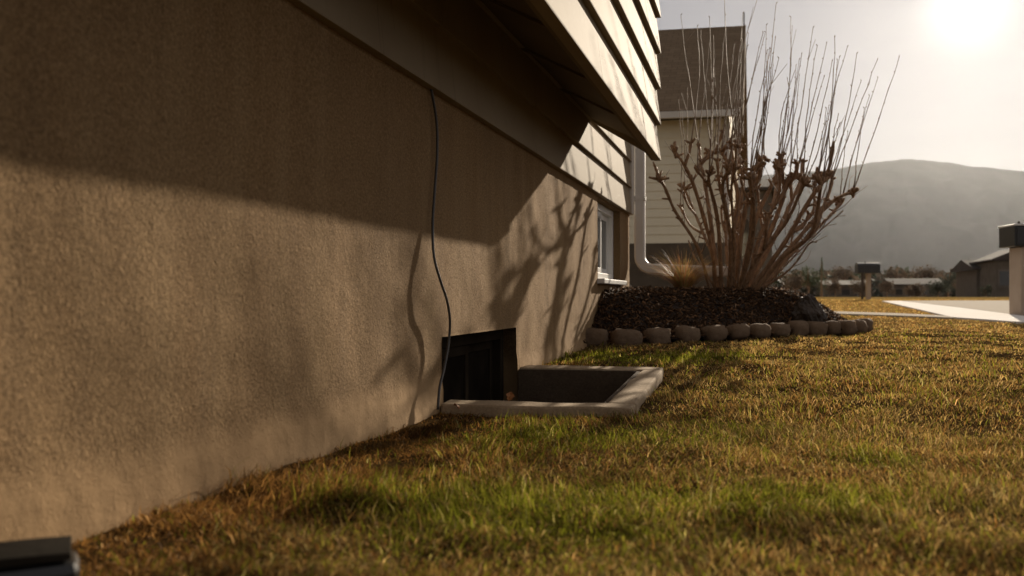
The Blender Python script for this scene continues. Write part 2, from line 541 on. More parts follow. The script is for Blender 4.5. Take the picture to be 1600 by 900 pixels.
sheet('walkway', walk_poly, .022, M['paving'], 1.5)
sheet('driveway', drive_poly, .018, M['drive'], 1.5)
sheet('path', path_poly, .02, M['drive'], 1.5)

# mountain behind the valley
def build_mountain():
    D = 2600.
    prof = [(200, 330), (700, 300), (1000, 285), (1150, 277), (1240, 271), (1300, 265), (1342, 257), (1385, 250.5), (1431, 247), (1470, 253), (1520, 260), (1600, 267), (1750, 280), (1950, 300), (2300, 330)]
    pxs = np.linspace(200, 2300, 260)
    hy = np.interp(pxs, [p[0] for p in prof], [p[1] for p in prof])
    k = np.ones(7) / 7; hy = np.convolve(np.pad(hy, 3, 'edge'), k, 'valid')
    rows = np.linspace(0, 1, 60)
    v = []
    for r in rows:
        dist = D - 900 + 900 * r if r <= 1 else D
        for px, y in zip(pxs, hy):
            top = cw(px, y, D)
            zz = top.z
            base = cw(px, CY, dist)
            n = float(fbm(px * .02, r * 5, 11, 4)); n2 = float(fbm(px * .06, r * 12, 19, 3))
            hgt = (zz + 10) * (r ** 1.15) - 10 + (n * 34 + n2 * 9) * math.sin(math.pi * min(r, 1)) + (n2 * 3) * r
            v.append((base.x, base.y, hgt))
    nx = len(pxs); nr = len(rows)
    # back slope
    for px, y in zip(pxs, hy):
        b = cw(px, CY, D + 500); v.append((b.x, b.y, -10))
    idx = []
    for j in range(nr):
        for i in range(nx - 1):
            idx.append((j * nx + i, j * nx + i + 1, (j + 1) * nx + i + 1, (j + 1) * nx + i))
    o = mk('mountain', v, idx, M['mountain'], None, True)
    tag(o, kind='structure')
build_mountain()

# ------------------------------------------------------------------ our house
house = empty('house', 'brown stucco and white lap siding house with overhanging bay filling the left side', 'house')
house.location = (0, 0, 0)
FZ = CAMZ + .635                # bottom of the siding
op = dict(y0=2.745, y1=3.645, z1=.197)                      # below-grade window opening
wz0 = CAMZ + .02 + .055; wz1 = CAMZ + .62                   # far window
w1y0, w1y1 = wp(934.5, 300).y, wp(969, 300).y
def build_wall():
    ys = np.unique(np.round(np.concatenate([np.arange(-3, .8, .1), np.arange(.8, Y_END, .014), [op['y0'], op['y1'], w1y0, w1y1, Y_END]]), 4))
    zs = np.unique(np.round(np.concatenate([np.arange(-1.2, -.06, .1), np.arange(-.06, FZ + .05, .014), [op['z1'], wz0, wz1, FZ + .05]]), 4))
    def snap(a, vals):
        a = list(a)
        for c in vals:
            a = [x for x in a if abs(x - c) > .006 or x == c]
            if c not in a: a.append(c)
        return np.array(sorted(a))
    ys = snap(ys, [op['y0'], op['y1'], w1y0, w1y1, Y_END]); zs = snap(zs, [op['z1'], wz0, wz1])
    Y, Z = np.meshgrid(ys, zs)
    X = WX + .0045 * fbm(Y * 1.6, Z * 1.1, 5, 3) + .0022 * fbm(Y * 9, Z * 5, 8, 3) + .0012 * fbm(Y * 30, Z * 30, 9, 2)
    foot = np.clip((.09 + .02 * fbm(Y * 3, Z * 0, 21) - Z) / .05, 0, 1)
    X = X + .006 * foot
    n = len(ys)
    cy = (ys[:-1] + ys[1:]) / 2; cz = (zs[:-1] + zs[1:]) / 2
    CYm, CZm = np.meshgrid(cy, cz)
    hole = ((CYm > op['y0']) & (CYm < op['y1']) & (CZm < op['z1']) & (CZm > -.9)) | ((CYm > w1y0) & (CYm < w1y1) & (CZm > wz0) & (CZm < wz1))
    v = np.stack([X, Y, Z], -1).reshape(-1, 3)
    jj, ii = np.nonzero(~hole)
    q = jj * n + ii
    faces = np.stack([q, q + 1, q + n + 1, q + n], -1)
    # reveals: push boundary edges of holes inward
    extra_v = []; extra_f = []
    base = len(v)
    solid = ~hole
    def rev(a, b):
        k = base + len(extra_v)
        extra_v.append(v[a] + np.array([-.26, 0, 0])); extra_v.append(v[b] + np.array([-.26, 0, 0]))
        extra_f.append((a, b, k + 1, k))
    for j in range(hole.shape[0]):
        for i in range(hole.shape[1]):
            if not hole[j, i]: continue
            if j + 1 < hole.shape[0] and not hole[j + 1, i]: rev((j + 1) * n + i, (j + 1) * n + i + 1)
            if j > 0 and not hole[j - 1, i]: rev(j * n + i + 1, j * n + i)
            if i > 0 and not hole[j, i - 1]: rev(j * n + i, (j + 1) * n + i)
            if i + 1 < hole.shape[1] and not hole[j, i + 1]: rev((j + 1) * n + i + 1, j * n + i + 1)
    # end return at the far corner
    for j in range(len(zs) - 1):
        rev(j * n + n - 1, (j + 1) * n + n - 1)
    v = np.concatenate([v, np.array(extra_v)])
    idx = np.concatenate([faces.ravel(), np.array(extra_f).ravel()])
    o = mk_np('stucco_wall', v, idx, np.full(len(idx) // 4, 4), M['stucco'], house, smooth=False)
    tag(o, 'rough brown stucco foundation wall')
    G().box((-8.9, -3.0, -1.0), (WX - .262, Y_END - .005, FZ + .04)).build('foundation_core', M['dark'], house)
build_wall()

def lap_board(x, z0, h, y0, y1, t, parent, material, tilt=0):
    """a lap board: thick at its bottom edge, thin at the top where the next one covers it"""
    prof = [(x, z0), (x + t, z0), (x + t + .001, z0 + .004), (x + .012, z0 + h + .02), (x, z0 + h + .02)]
    return G().prism_y(prof, y0, y1).build('siding_board', material, parent)
LAP = .205
xs0 = WX - .005
def lap_row(x, z, h, y0, y1, t, parent, joints):
    cuts = [y0] + [j for j in joints if y0 < j < y1] + [y1]
    for a, b in zip(cuts[:-1], cuts[1:]):
        o = lap_board(x, z, h, a + (.0012 if a > y0 else 0), b - (.0012 if b < y1 else 0), t, parent, M['siding'])
        o.location.z = random.uniform(-.0015, .0015)
for k in range(11):
    lap_row(xs0, FZ + k * LAP, LAP, -3.0, Y_END - .09, .034, house, (1.3 + (k * 1.37) % 2.4, 4.9 + (k * .83 + .9) % 1.7))
G().box((xs0 - .002, Y_END - .088, FZ - .0), (xs0 + .038, Y_END + .012, FZ + 2.26)).build('corner_trim', M['trim'], house, bevel=.003)
G().box((-8.9, -3.0, FZ + .042), (xs0 - .003, Y_END - .002, FZ + 2.26)).build('upper_wall_core', M['body'], house)
# eave above the frame
G().box((-9.2, -3.3, FZ + 2.262), (WX + .06, Y_END + .3, FZ + 2.40)).build('eave', M['trim'], house)
G().prism_y([(-9.3, FZ + 2.402), (WX + .12, FZ + 2.402), (WX + .12, FZ + 2.43), (-5, FZ + 4.6), (-9.3, FZ + 2.43)], -3.4, Y_END + .4).build('roof', M['nb_roof'], house)

# overhanging bay
BX, BZ, BY1 = -.606, CAMZ + .796, 5.262
bay = G().box((xs0 + .03, -3.0, BZ + .36), (BX - .001, BY1 - .03, FZ + 2.2)).build('bay', M['body'], house)
tag(bay, 'overhanging bay clad in white lap siding')
for k in range(9):
    lap_row(BX, BZ + k * .21, .21, -3.0, BY1, .041, bay, (.4 + (k * 1.1) % 1.6, 2.9 + (k * .77 + .35) % 1.8))
# sloping soffit panels under the bay
def soff(x): return CAMZ + .862 + .50 * (-.60 - x)
ys_ = [-3.0, -2.25, -1.5, -.75, 0, .72, 1.46, 2.20, 2.945, 3.69, 4.44, BY1 - .03]
for a, b in zip(ys_[:-1], ys_[1:]):
    xa, xb = BX - .018, xs0 + .012
    G().prism_y([(xa, soff(xa)), (xa, soff(xa) + .018), (xb, soff(xb) + .018), (xb, soff(xb))], a + .004, b - .004).build('soffit_panel', M['soffit'], bay)
    g = G().prism_y([(xa, soff(xa) - .012), (xa, soff(xa) - .001), (xb, soff(xb) - .001), (xb, soff(xb) - .012)], b - .022, b + .018) if b < 5 else None
    if g: g.build('batten', M['soffit'], bay)
G().box((BX - .016, -3.0, BZ + .002), (BX - .002, BY1 - .003, BZ + .11)).build('skirt_rail', M['soffit'], bay)
G().prism_y([(BX - .018, BZ + .03), (BX - .018, BZ + .55), (xs0 + .032, BZ + .55), (xs0 + .032, soff(xs0) - .03)], BY1 - .028, BY1 - .004).build('end_panel', M['siding'], bay)

# far basement window of our house
def window_in(yl, yh, zl, zh, x, parent, vm='vinyl', gm='glass'):
    w = G()
    fw = .045
    w.box((x - .05, yl, zl), (x, yl + fw, zh)); w.box((x - .05, yh - fw, zl), (x, yh, zh))
    w.box((x - .05, yl + fw, zh - fw), (x, yh - fw, zh)); w.box((x - .05, yl + fw, zl), (x, yh - fw, zl + fw))
    win = w.build('window', M[vm], parent, bevel=.003)
    ym = (yl + yh) / 2
    for k, (a, b, dx) in enumerate(((yl + fw + .002, ym + .02, -.012), (ym - .02, yh - fw - .002, -.034))):
        s = G(); sw = .035
        z0, z1 = zl + fw + .002, zh - fw - .002
        s.box((x + dx - .02, a, z0), (x + dx, a + sw, z1)); s.box((x + dx - .02, b - sw, z0), (x + dx, b, z1))
        s.box((x + dx - .02, a + sw, z1 - sw), (x + dx, b - sw, z1)); s.box((x + dx - .02, a + sw, z0), (x + dx, b - sw, z0 + sw))
        s.build('sash', M[vm], win, bevel=.002)
        G().box((x + dx - .014, a + sw - .004, z0 + sw - .004), (x + dx - .008, b - sw + .004, z1 - sw + .004)).build('pane', M[gm], win)
    G().box((x - .06, yl - .03, zl - .032), (x + .098, yh + .03, zl - .001)).build('sill', M[vm], win, bevel=.004)
    return win
win = window_in(w1y0 + .002, w1y1 - .002, wz0 + .034, wz1 - .002, WX - .05, house)
# below-grade window behind the well
win2 = window_in(op['y0'] + .003, op['y1'] - .003, -.60, op['z1'] - .003, WX - .055, house, 'dark', 'dimglass')
tag(win2, 'basement window sunk in the dark opening behind the well')

# downspout with a bend and a level run
dsx, dsy = WX + .075, Y_END + .055
def rect_sweep(pts, hw, hd, frames):
    g = G(); v = []; f = []
    for p, (a, b) in zip(pts, frames):
        p = Vector(p); a = Vector(a); b = Vector(b)
        r = .3
        ring = []
        for sx, sy in ((-1, -1 + r), (-1 + r, -1), (1 - r, -1), (1, -1 + r), (1, 1 - r), (1 - r, 1), (-1 + r, 1), (-1, 1 - r)):
            ring.append(p + a * sx * hw + b * sy * hd)
        v += ring
    m = len(pts)
    for i in range(m - 1):
        for k in range(8):
            f.append((i * 8 + k, i * 8 + (k + 1) % 8, (i + 1) * 8 + (k + 1) % 8, (i + 1) * 8 + k))
    f.append(tuple(range(7, -1, -1))); f.append(tuple((m - 1) * 8 + k for k in range(8)))
    return g.add(v, f)
zb = CAMZ + .20
pts = [(dsx, dsy, FZ + 2.2), (dsx, dsy, zb + .11)]; fr = [((1, 0, 0), (0, 1, 0))] * 2
for k in range(1, 6):
    a = k / 5 * math.pi / 2
    pts.append((dsx + .10 * (1 - math.cos(a)), dsy, zb + .11 - .10 * math.sin(a)))
    fr.append(((math.cos(a), 0, math.sin(a)), (0, 1, 0)))
pts.append((dsx + .75, dsy + .02, zb - .015)); fr.append(((0, 0, 1), (0, 1, 0)))
ds = rect_sweep(pts, .042, .036, fr).build('downspout', M['metal'], house)
for zz in (FZ + .12, FZ + .95):
    G().box((dsx - .07, dsy - .039, zz), (dsx + .046, dsy + .039, zz + .03)).build('strap', M['metal'], ds)

# ------------------------------------------------------------------ window well
wl_ = empty('window_well', 'low concrete window well set in the lawn against the stucco wall', 'window well')
def well_side(name, quad, depth=.95, mat=None, label=None):
    """quad: four (x,y) outer/inner corners; the top follows the tilt of the well; worn edge"""
    def top(y): return well['z0'] + (y - well['y0']) / (well['y1'] - well['y0']) * (well['z1'] - well['z0'])
    v = [(x, y, top(y) - depth) for x, y in quad] + [(x, y, top(y)) for x, y in quad]
    o = G().add(v, [(0, 3, 2, 1), (4, 5, 6, 7), (0, 1, 5, 4), (1, 2, 6, 5), (2, 3, 7, 6), (3, 0, 4, 7)])
    import bmesh
    ob = o.build(name, mat or M['conc'], wl_)
    bm = bmesh.new(); bm.from_mesh(ob.data)
    bmesh.ops.bevel(bm, geom=bm.edges[:], offset=.008, segments=2, affect='EDGES', profile=.6)
    long = [e for e in bm.edges if e.calc_length() > .2]
    bmesh.ops.subdivide_edges(bm, edges=long, cuts=24, use_grid_fill=True)
    for vv in bm.verts:
        vv.co += Vector((float(vnoise(vv.co.y * 14 + vv.co.z * 9, vv.co.x * 11, 31)), float(vnoise(vv.co.x * 14, vv.co.z * 12, 32)), float(vnoise(vv.co.x * 12, vv.co.y * 12, 33)))) * .0035
    bm.to_mesh(ob.data); bm.free()
    if label: ob['label'] = label
    return ob
x1, y0, y1, tw = well['x1'], well['y0'], well['y1'], .09
xw = WX + .012
well_side('near_side', [(xw, y0), (x1, y0), (x1, y0 + tw), (xw, y0 + tw)])
well_side('far_side', [(xw, y1 - tw), (x1 - .008, y1 - tw), (x1 - .008, y1), (xw, y1)])
well_side('outer_side', [(x1 - tw, y0 + tw + .002), (x1 + .002, y0 + tw + .002), (x1 - .004, y1 - tw - .002), (x1 - tw, y1 - tw - .002)])
shade_mat = M['conc_shade']
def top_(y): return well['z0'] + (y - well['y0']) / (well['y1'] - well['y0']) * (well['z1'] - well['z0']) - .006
def shade_panel(quad):  # thin dark panels: shade painted onto the well's inner faces
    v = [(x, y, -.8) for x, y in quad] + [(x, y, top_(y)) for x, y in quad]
    G().add(v, [(0, 3, 2, 1), (4, 5, 6, 7), (0, 1, 5, 4), (1, 2, 6, 5), (2, 3, 7, 6), (3, 0, 4, 7)]).build('shade_panel', shade_mat, wl_)
shade_panel([(xw, y1 - tw - .016), (x1 - tw - .02, y1 - tw - .016), (x1 - tw - .02, y1 - tw - .004), (xw, y1 - tw - .004)])
shade_panel([(x1 - tw - .018, y0 + tw + .02), (x1 - tw - .005, y0 + tw + .02), (x1 - tw - .005, y1 - tw - .02), (x1 - tw - .018, y1 - tw - .02)])
shade_panel([(xw, y0 + tw + .005), (x1 - tw - .02, y0 + tw + .005), (x1 - tw - .02, y0 + tw + .017), (xw, y0 + tw + .017)])
G().box((WX - .16, y0 + tw, -.85), (x1 - tw, y1 - tw, -.80)).build('floor', M['conc_shade'], wl_)

# ------------------------------------------------------------------ planting bed
def bed_height(x, y):
    d = np.full(np.shape(x), 9.)
    for a, b in zip(bed_poly[:-2], bed_poly[1:-1]):
        d = np.minimum(d, dist_seg(x, y, a, b))
    right = np.clip((np.asarray(x) - .55) / .9, 0, 1)
    H = .285 - .15 * right
    t = np.clip((d - .03) / (.55 - .05 * right), 0, 1)
    s = t * t * (3 - 2 * t)
    s = .3 * t ** .6 + .7 * s
    return ground(x, y, False) + .035 + (H) * s + .022 * fbm(np.asarray(x) * 5, np.asarray(y) * 5, 41, 3) * np.clip(d * 4, 0, 1)
def build_bed():
    xs = np.arange(-1.02, last.x + .2, .035); ys = np.arange(bed_front[0].y - .2, last.y + 2.2, .035)
    X, Y = np.meshgrid(xs, ys)
    Z = bed_height(X, Y)
    n = len(xs)
    cx = (xs[:-1] + xs[1:]) / 2; cy = (ys[:-1] + ys[1:]) / 2
    A, B = np.meshgrid(cx, cy)
    ins = in_poly(A, B, bed_poly)
    jj, ii = np.nonzero(ins); q = jj * n + ii
    idx = np.stack([q, q + 1, q + n + 1, q + n], -1).ravel()
    o = mk_np('planting_bed', np.stack([X, Y, Z], -1).reshape(-1, 3), idx, np.full(len(q), 4), M['mulch_base'], smooth=True)
    tag(o, kind='structure')
    # chips
    N = 26000
    px_ = rng.uniform(-1.0, last.x + .1, N * 2); py_ = rng.uniform(bed_front[0].y - .1, last.y + 1.9, N * 2)
    k = in_poly(px_, py_, bed_poly); px_, py_ = px_[k][:N], py_[k][:N]
    N = len(px_)
    c = np.stack([px_, py_, bed_height(px_, py_) + rng.uniform(.0, .016, N)], -1)
    u = rng.normal(size=(N, 3)); u[:, 2] *= .55; u /= np.linalg.norm(u, axis=1)[:, None]
    w = rng.normal(size=(N, 3)); w -= (w * u).sum(1)[:, None] * u; w /= np.linalg.norm(w, axis=1)[:, None]
    nn = np.cross(u, w)
    L = rng.uniform(.008, .036, N)[:, None]; W = rng.uniform(.003, .010, N)[:, None]; T = rng.uniform(.001, .003, N)[:, None]
    # a six-vertex splinter
    v = np.stack([c - u * L, c + u * L * .1 + w * W, c + u * L, c - u * L * .2 - w * W, c + nn * T, c - nn * T], 1).reshape(-1, 3)
    tri = np.array([(0, 3, 4), (3, 2, 4), (2, 1, 4), (1, 0, 4), (3, 0, 5), (2, 3, 5), (1, 2, 5), (0, 1, 5)])
    idx = (np.arange(N)[:, None, None] * 6 + tri[None]).ravel()
    tone = rng.uniform(0, 1, N)
    col = np.stack([.045 + .20 * tone ** 4, .026 + .105 * tone ** 4, .014 + .05 * tone ** 4], -1)
    o = mk_np('mulch', v, idx, np.full(N * 8, 3), M['mulch'], col=np.repeat(col, 6, 0))
    tag(o, 'dark bark mulch heaped in the planting bed at the house corner', 'mulch', kind='stuff')
build_bed()

# edging stones: rounded worn blocks, one each
def stone_mesh(seed):
    import bmesh
    bm = bmesh.new()
    bmesh.ops.create_cube(bm, size=1)
    bmesh.ops.subdivide_edges(bm, edges=bm.edges[:], cuts=3, use_grid_fill=True)
    r = random.Random(seed)
    for v in bm.verts:
        p = v.co.copy() * 2
        # superellipsoid
        q = (abs(p.x) ** 4.6 + abs(p.y) ** 3.4 + abs(p.z) ** 3.0) ** (1 / 3.5)
        q = max(q, .9)
        p = p / q * (1 + .08 * float(vnoise(p.x * 2 + seed * 7, p.y * 2 + p.z * 3, seed)) + .03 * float(vnoise(p.x * 6 + seed, p.y * 5 + p.z * 6, seed + 9)))
        v.co = p * .5
    me = bpy.data.meshes.new('edging_stone'); bm.to_mesh(me); bm.free()
    me.polygons.foreach_set('use_smooth', [True] * len(me.polygons))
    me.materials.append(M['stone'])
    return me
ORD = ['first', 'second', 'third', 'fourth', 'fifth', 'sixth', 'seventh', 'eighth', 'ninth', 'tenth', 'eleventh', 'twelfth', 'thirteenth', 'last']
widths = [.158, .168, .158, .152, .155, .150, .146, .146, .148, .148, .148, .146, .14, .13]
for i, p in enumerate(stone_pts):
    o = bpy.data.objects.new('edging_stone', stone_mesh(i + 1)); COL.objects.link(o)
    a = stone_pts[max(i - 1, 0)]; b = stone_pts[min(i + 1, len(stone_pts) - 1)]
    d = b - a
    gap = min((p - a).length if i else 9, (b - p).length if i < 13 else 9)
    o.scale = (min(widths[i], gap * 1.0) * 1.12 if gap < .2 else widths[i] * 1.14, .125, .098 + .022 * random.random())
    o.rotation_euler = (random.uniform(-.10, .10), random.uniform(-.09, .09), math.atan2(d.y, d.x) + random.uniform(-.10, .10))
    o.location = (p.x, p.y + .04, float(ground(p.x, p.y, False)) + .052)
    lab = 'rounded grey brown edging stone of the mulch bed, %s from the stucco wall' % ORD[i] if i < 13 else 'rounded edging stone at the far right end of the mulch bed row'
    tag(o, lab, 'stone', 'edging stones along the planting bed')

def rock(name, c, r, seed, material, label, cat):
    import bmesh
    bm = bmesh.new(); bmesh.ops.create_icosphere(bm, subdivisions=4, radius=1)
    for v in bm.verts:
        p = v.co
        n = float(fbm(p.x * 1.6 + seed, p.y * 1.6 + p.z * 1.3, seed, 3)); n2 = float(vnoise(p.x * 7 + p.z * 5, p.y * 7 + seed, seed + 4))
        s = 1 + .32 * n + .10 * n2
        taper = 1 - .55 * max(p.z, 0)
        v.co = Vector((p.x * s * r[0] * taper, p.y * s * r[1] * taper, p.z * s * r[2]))
    me = bpy.data.meshes.new(name); bm.to_mesh(me); bm.free(); me.materials.append(material)
    o = bpy.data.objects.new(name, me); COL.objects.link(o); o.location = c
    return tag(o, label, cat)
rp = cw(1262, 487, 6.5)
rock('dark_rock', (rp.x, rp.y, float(bed_height(rp.x, rp.y)) + .075), (.125, .10, .135), 5, M['rock'], 'dark pointed rock on the mulch near the right end of the bed', 'rock')

# ------------------------------------------------------------------ pruned shrub
shrub = empty('pruned_shrub', 'bare pruned shrub with thick stems and long thin shoots in the mulch bed', 'shrub')
sb = cw(1150, 468, 6.95)
stems = [
    ([(1112, 462), (1086, 392), (1055, 330), (1036, 292), (1020, 279)], -.45, .013),
    ([(1118, 462), (1102, 385), (1084, 300), (1072, 262), (1052, 241)], -.25, .016),
    ([(1124, 462), (1106, 350), (1092, 275), (1096, 250), (1108, 232)], .30, .017),
    ([(1128, 462), (1122, 350), (1116, 280), (1106, 262)], -.60, .015),
    ([(1138, 462), (1149, 360), (1147, 300), (1138, 262), (1124, 234)], .05, .018),
    ([(1146, 462), (1150, 380), (1160, 300), (1165, 262), (1152, 232)], .50, .017),
    ([(1148, 462), (1166, 340), (1184, 285), (1190, 246)], -.35, .018),
    ([(1153, 462), (1180, 350), (1208, 290), (1222, 252)], .20, .018),
    ([(1158, 462), (1204, 345), (1232, 292), (1248, 266)], -.10, .018),
    ([(1162, 462), (1214, 365), (1252, 292), (1286, 270)], .45, .017),
    ([(1166, 463), (1222, 385), (1270, 305), (1300, 276)], -.40, .018),
    ([(1170, 464), (1230, 392), (1284, 322), (1312, 303), (1334, 302)], .0, .018),
    ([(1174, 465), (1222, 405), (1262, 366), (1276, 325), (1283, 286)], -.70, .016),
    ([(1160, 464), (1192, 390), (1202, 330), (1212, 282)], .75, .016),
    ([(1142, 464), (1135, 400), (1130, 330), (1124, 272)], .70, .015),
    ([(1178, 466), (1240, 400), (1290, 345), (1318, 312)], .55, .015),
    ([(1150, 464), (1172, 400), (1182, 340), (1176, 268)], -.8, .015),
    ([(1134, 464), (1112, 400), (1090, 345), (1066, 288)], .65, .014),
    ([(1156, 466), (1186, 410), (1226, 350), (1262, 284)], -.55, .015),
    ([(1172, 467), (1226, 420), (1262, 384), (1275, 378)], -.3, .008),
    ([(1182, 466), (1232, 412), (1282, 366), (1317, 331)], -.2, .006),
    ([(1164, 466), (1200, 430), (1228, 400), (1240, 350)], .35, .010),
    ([(1126, 466), (1100, 425), (1085, 400), (1080, 372)], .2, .009),
]
for q in range(5):                                  # inner stems
    tx = random.uniform(1110, 1290); ty = random.uniform(255, 300)
    bx0 = 1120 + (tx - 1060) * .28
    stems.append(([(bx0, 465), (bx0 + (tx - bx0) * random.uniform(.35, .5), 375), (tx - 6, ty + 40), (tx, ty)], random.uniform(-.7, .8), random.uniform(.013, .017)))
def jit(p, s): return p + Vector((random.gauss(0, s), random.gauss(0, s), random.gauss(0, s)))
knobs = []
for k, (pl, dz, r) in enumerate(stems):
    n = len(pl)
    pts = []
    for i, (px, py) in enumerate(pl):
        t = i / (n - 1)
        pts.append(cw(px, py, 6.95 + dz * (.18 + .82 * t)))
    pts[0].z = float(bed_height(pts[0].x, pts[0].y)) - .05
    pts = [p if i in (0,) else jit(p, .016) for i, p in enumerate(pts)]
    sp = spline(pts, 7)
    m = len(sp)
    rad = [.88 * r * (1.3 - .58 * i / m) * random.uniform(.84, 1.18) for i in range(m)]
    if r > .0125:
        for i in range(max(m - 4, 0), m): rad[i] *= (1.12, 1.35, 1.55, 1.2)[i - (m - 4)]
    st = G().tube(sp, rad, 8)
    if r > .0125:                                   # pruned stubs round the knuckle
        kn = sp[-2]
        for q in range(random.randint(6, 9)):
            d = Vector((random.gauss(0, 1), random.gauss(0, .9), random.gauss(.7, .7))).normalized()
            L = random.uniform(.035, .085)
            st.tube([kn, kn + d * L * .6, jit(kn + d * L, .004)], [r * .95, r * .78, r * .6], 6)
        # side spurs lower down
        for q in range(random.randint(4, 7)):
            i = random.randint(m // 3, m - 4)
            d = Vector((random.gauss(0, 1), random.gauss(0, 1), random.uniform(.1, .9))).normalized()
            L = random.uniform(.02, .07)
            st.tube([sp[i], sp[i] + d * L * .6, sp[i] + d * L], [r * .6, r * .5, r * .42], 6)
    forks = []
    if r > .0125:                                   # forks with a knuckle of their own
        for q in range(random.randint(1, 2)):
            i = random.randint(int(m * .45), int(m * .75))
            t0 = (sp[min(i + 2, m - 1)] - sp[i - 2]).normalized()
            d = (t0 + Vector((random.gauss(0, .55), random.gauss(0, .55), random.uniform(0, .3)))).normalized()
            L = random.uniform(.16, .34)
            p1 = sp[i] + d * L * .5; p2 = jit(p1 + (d * .6 + Vector((0, 0, .5))).normalized() * L * .5, .01)
            fs = spline([sp[i], p1, p2], 4)
            st.tube(fs, [r * (.85 - .03 * j + (.25 if j > len(fs) - 3 else 0)) * random.uniform(.85, 1.15) for j in range(len(fs))], 7)
            for w in range(random.randint(3, 5)):
                e = Vector((random.gauss(0, 1), random.gauss(0, .9), random.gauss(.8, .6))).normalized()
                LL = random.uniform(.025, .06)
                st.tube([p2, p2 + e * LL * .6, p2 + e * LL], [r * .7, r * .55, r * .4], 6)
            forks.append(p2)
    so = st.build('stem', M['bark'], shrub, True)
    for p2 in forks: knobs.append((p2, so, -1))
    for q in range(random.randint(3, 6)):           # stray thin twigs
        i = random.randint(2, m - 3)
        d = Vector((random.gauss(.1, .5), random.gauss(0, .5), random.uniform(.4, 1))).normalized()
        L = random.uniform(.12, .38); a = sp[i]
        tw = [a, jit(a + d * L * .35, .008), jit(a + d * L * .7 + Vector((0, 0, .02)), .01), a + d * L + Vector((0, 0, .05))]
        G().tube(spline(tw, 3), [.0034 * (1 - .07 * j) for j in range(10)], 5).build('twig', M['twig'], so)
    if r > .0125: knobs.append((sp[-2], so, r))
    elif r < .011:
        for q in range(3):
            i = random.randint(m // 2, m - 2); d = Vector((random.uniform(.2, 1), random.gauss(0, .5), random.uniform(.2, .9))).normalized()
            G().tube([sp[i], sp[i] + d * .05, jit(sp[i] + d * .11, .006)], [.003, .0025, .0016], 5).build('shoot', M['twig'], so)
def shoot(p, tip, parent, r=.0042):
    p = Vector(p); tip = Vector(tip)
    n = 9
    side = Vector((random.gauss(0, 1), random.gauss(0, 1), 0)) * .018
    pts = []; rad = []
    for i in range(n + 1):
        t = i / n
        q = p.lerp(tip, t) + side * math.sin(t * math.pi) + (jit(Vector((0, 0, 0)), .0028) if 0 < i < n else Vector((0, 0, 0)))
        pts.append(q); rad.append(r * (1 - .62 * t) * (1.35 if i % 2 else .95))
    g = G().tube(pts, rad, 5)
    for i in range(2, n + 1):                       # buds
        d = Vector((random.gauss(0, 1), random.gauss(0, 1), 1.4)).normalized()
        g.tube([pts[i], pts[i] + d * .008, pts[i] + d * .016], [.0028, .0034, .0008], 5)
    if random.random() < .35:                       # a forked end
        i = random.randint(4, 7); d = Vector((random.gauss(.2, .3), random.gauss(0, .3), 1)).normalized()
        g.tube([pts[i], pts[i] + d * .08, pts[i] + d * .17], [r * .5, r * .4, r * .3], 5)
    g.build('shoot', M['twig'], parent)
for i, (kp, so, r) in enumerate(knobs):
    if kp.x < sb.x - .42 and kp.y < sb.y + .1: continue
    for q in range(random.randint(2, 3) if r > 0 else random.choice((0, 0, 1, 1))):
        h = random.uniform(.34, 1.0) if q else random.uniform(.8, 1.18)
        lean = random.gauss(.10 + .14 * (kp.x - sb.x), .07)
        shoot(kp, kp + Vector((lean * h * 1.1, random.gauss(0, .10) * h, h)), so)

# dry ornamental grass by the downspout
def grass_clump(c, n, L, spread, cols, label):
    v = []; idx = []; col = []
    for k in range(n):
        a = random.uniform(0, 2 * math.pi); s = random.random() ** .6 * spread
        d = Vector((math.cos(a), math.sin(a), 0)); l = L * random.uniform(.55, 1.15)
        b = Vector(c) + d * random.uniform(0, .05); w = random.uniform(.0012, .0028)
        sd = Vector((-d.y, d.x, 0)) * w
        cc = random.choice(cols); cc = [x * random.uniform(.7, 1.2) for x in cc]
        base = len(v)
        for j in range(6):
            t = j / 5
            p = b + d * (s * l * (t ** 1.7) * 1.3) + Vector((0, 0, l * (t - .32 * s * t ** 2.6)))
            ww = sd * (1 - .85 * t)
            v += [p - ww, p + ww]; col += [cc, cc]
        for j in range(5):
            q = base + j * 2; idx.append((q, q + 1, q + 3, q + 2))
    o = mk_np('dry_grass_clump', np.array([tuple(p) for p in v]), np.array(idx).ravel(), np.full(len(idx), 4), M['dry'], col=np.array(col))
    return tag(o, label, 'ornamental grass')
gc = cw(1068, 455, 6.72)
gc.z = float(bed_height(gc.x, gc.y)) - .02
grass_clump(gc, 850, .34, 1.1, [(.50, .30, .11), (.42, .23, .08), (.58, .38, .17)], 'tan dry ornamental grass clump beside the level downspout run')
gc2 = cw(1105, 455, 9.0); gc2.z = float(bed_height(gc2.x, gc2.y)) - .1
grass_clump(gc2, 500, .26, .8, [(.40, .24, .10), (.34, .20, .09)], 'low brown grass tuft hidden behind the shrub stems')

# ------------------------------------------------------------------ cable and drain box
cpx = [(670, 112, .004), (674, 140, .010), (682, 190, .014), (683, 240, .014), (679, 300, .014), (676, 350, .014), (678, 400, .022), (688, 438, .034), (698, 468, .040), (703, 500, .036),
       (701, 535, .03), (694, 575, .03), (687, 605, .035), (684, 640, .035)]
cpts = []
for px, py, off in cpx:
    zc = F * (-WX - off) / math.cos(TH) / (1185 - px)
    cpts.append(cw(px, py, zc))
cab = G().tube(spline(cpts, 6), .0042, 8).build('cable', M['rubber'], None, True)
tag(cab, 'thin dark cable hanging down the stucco wall into the window well', 'cable')

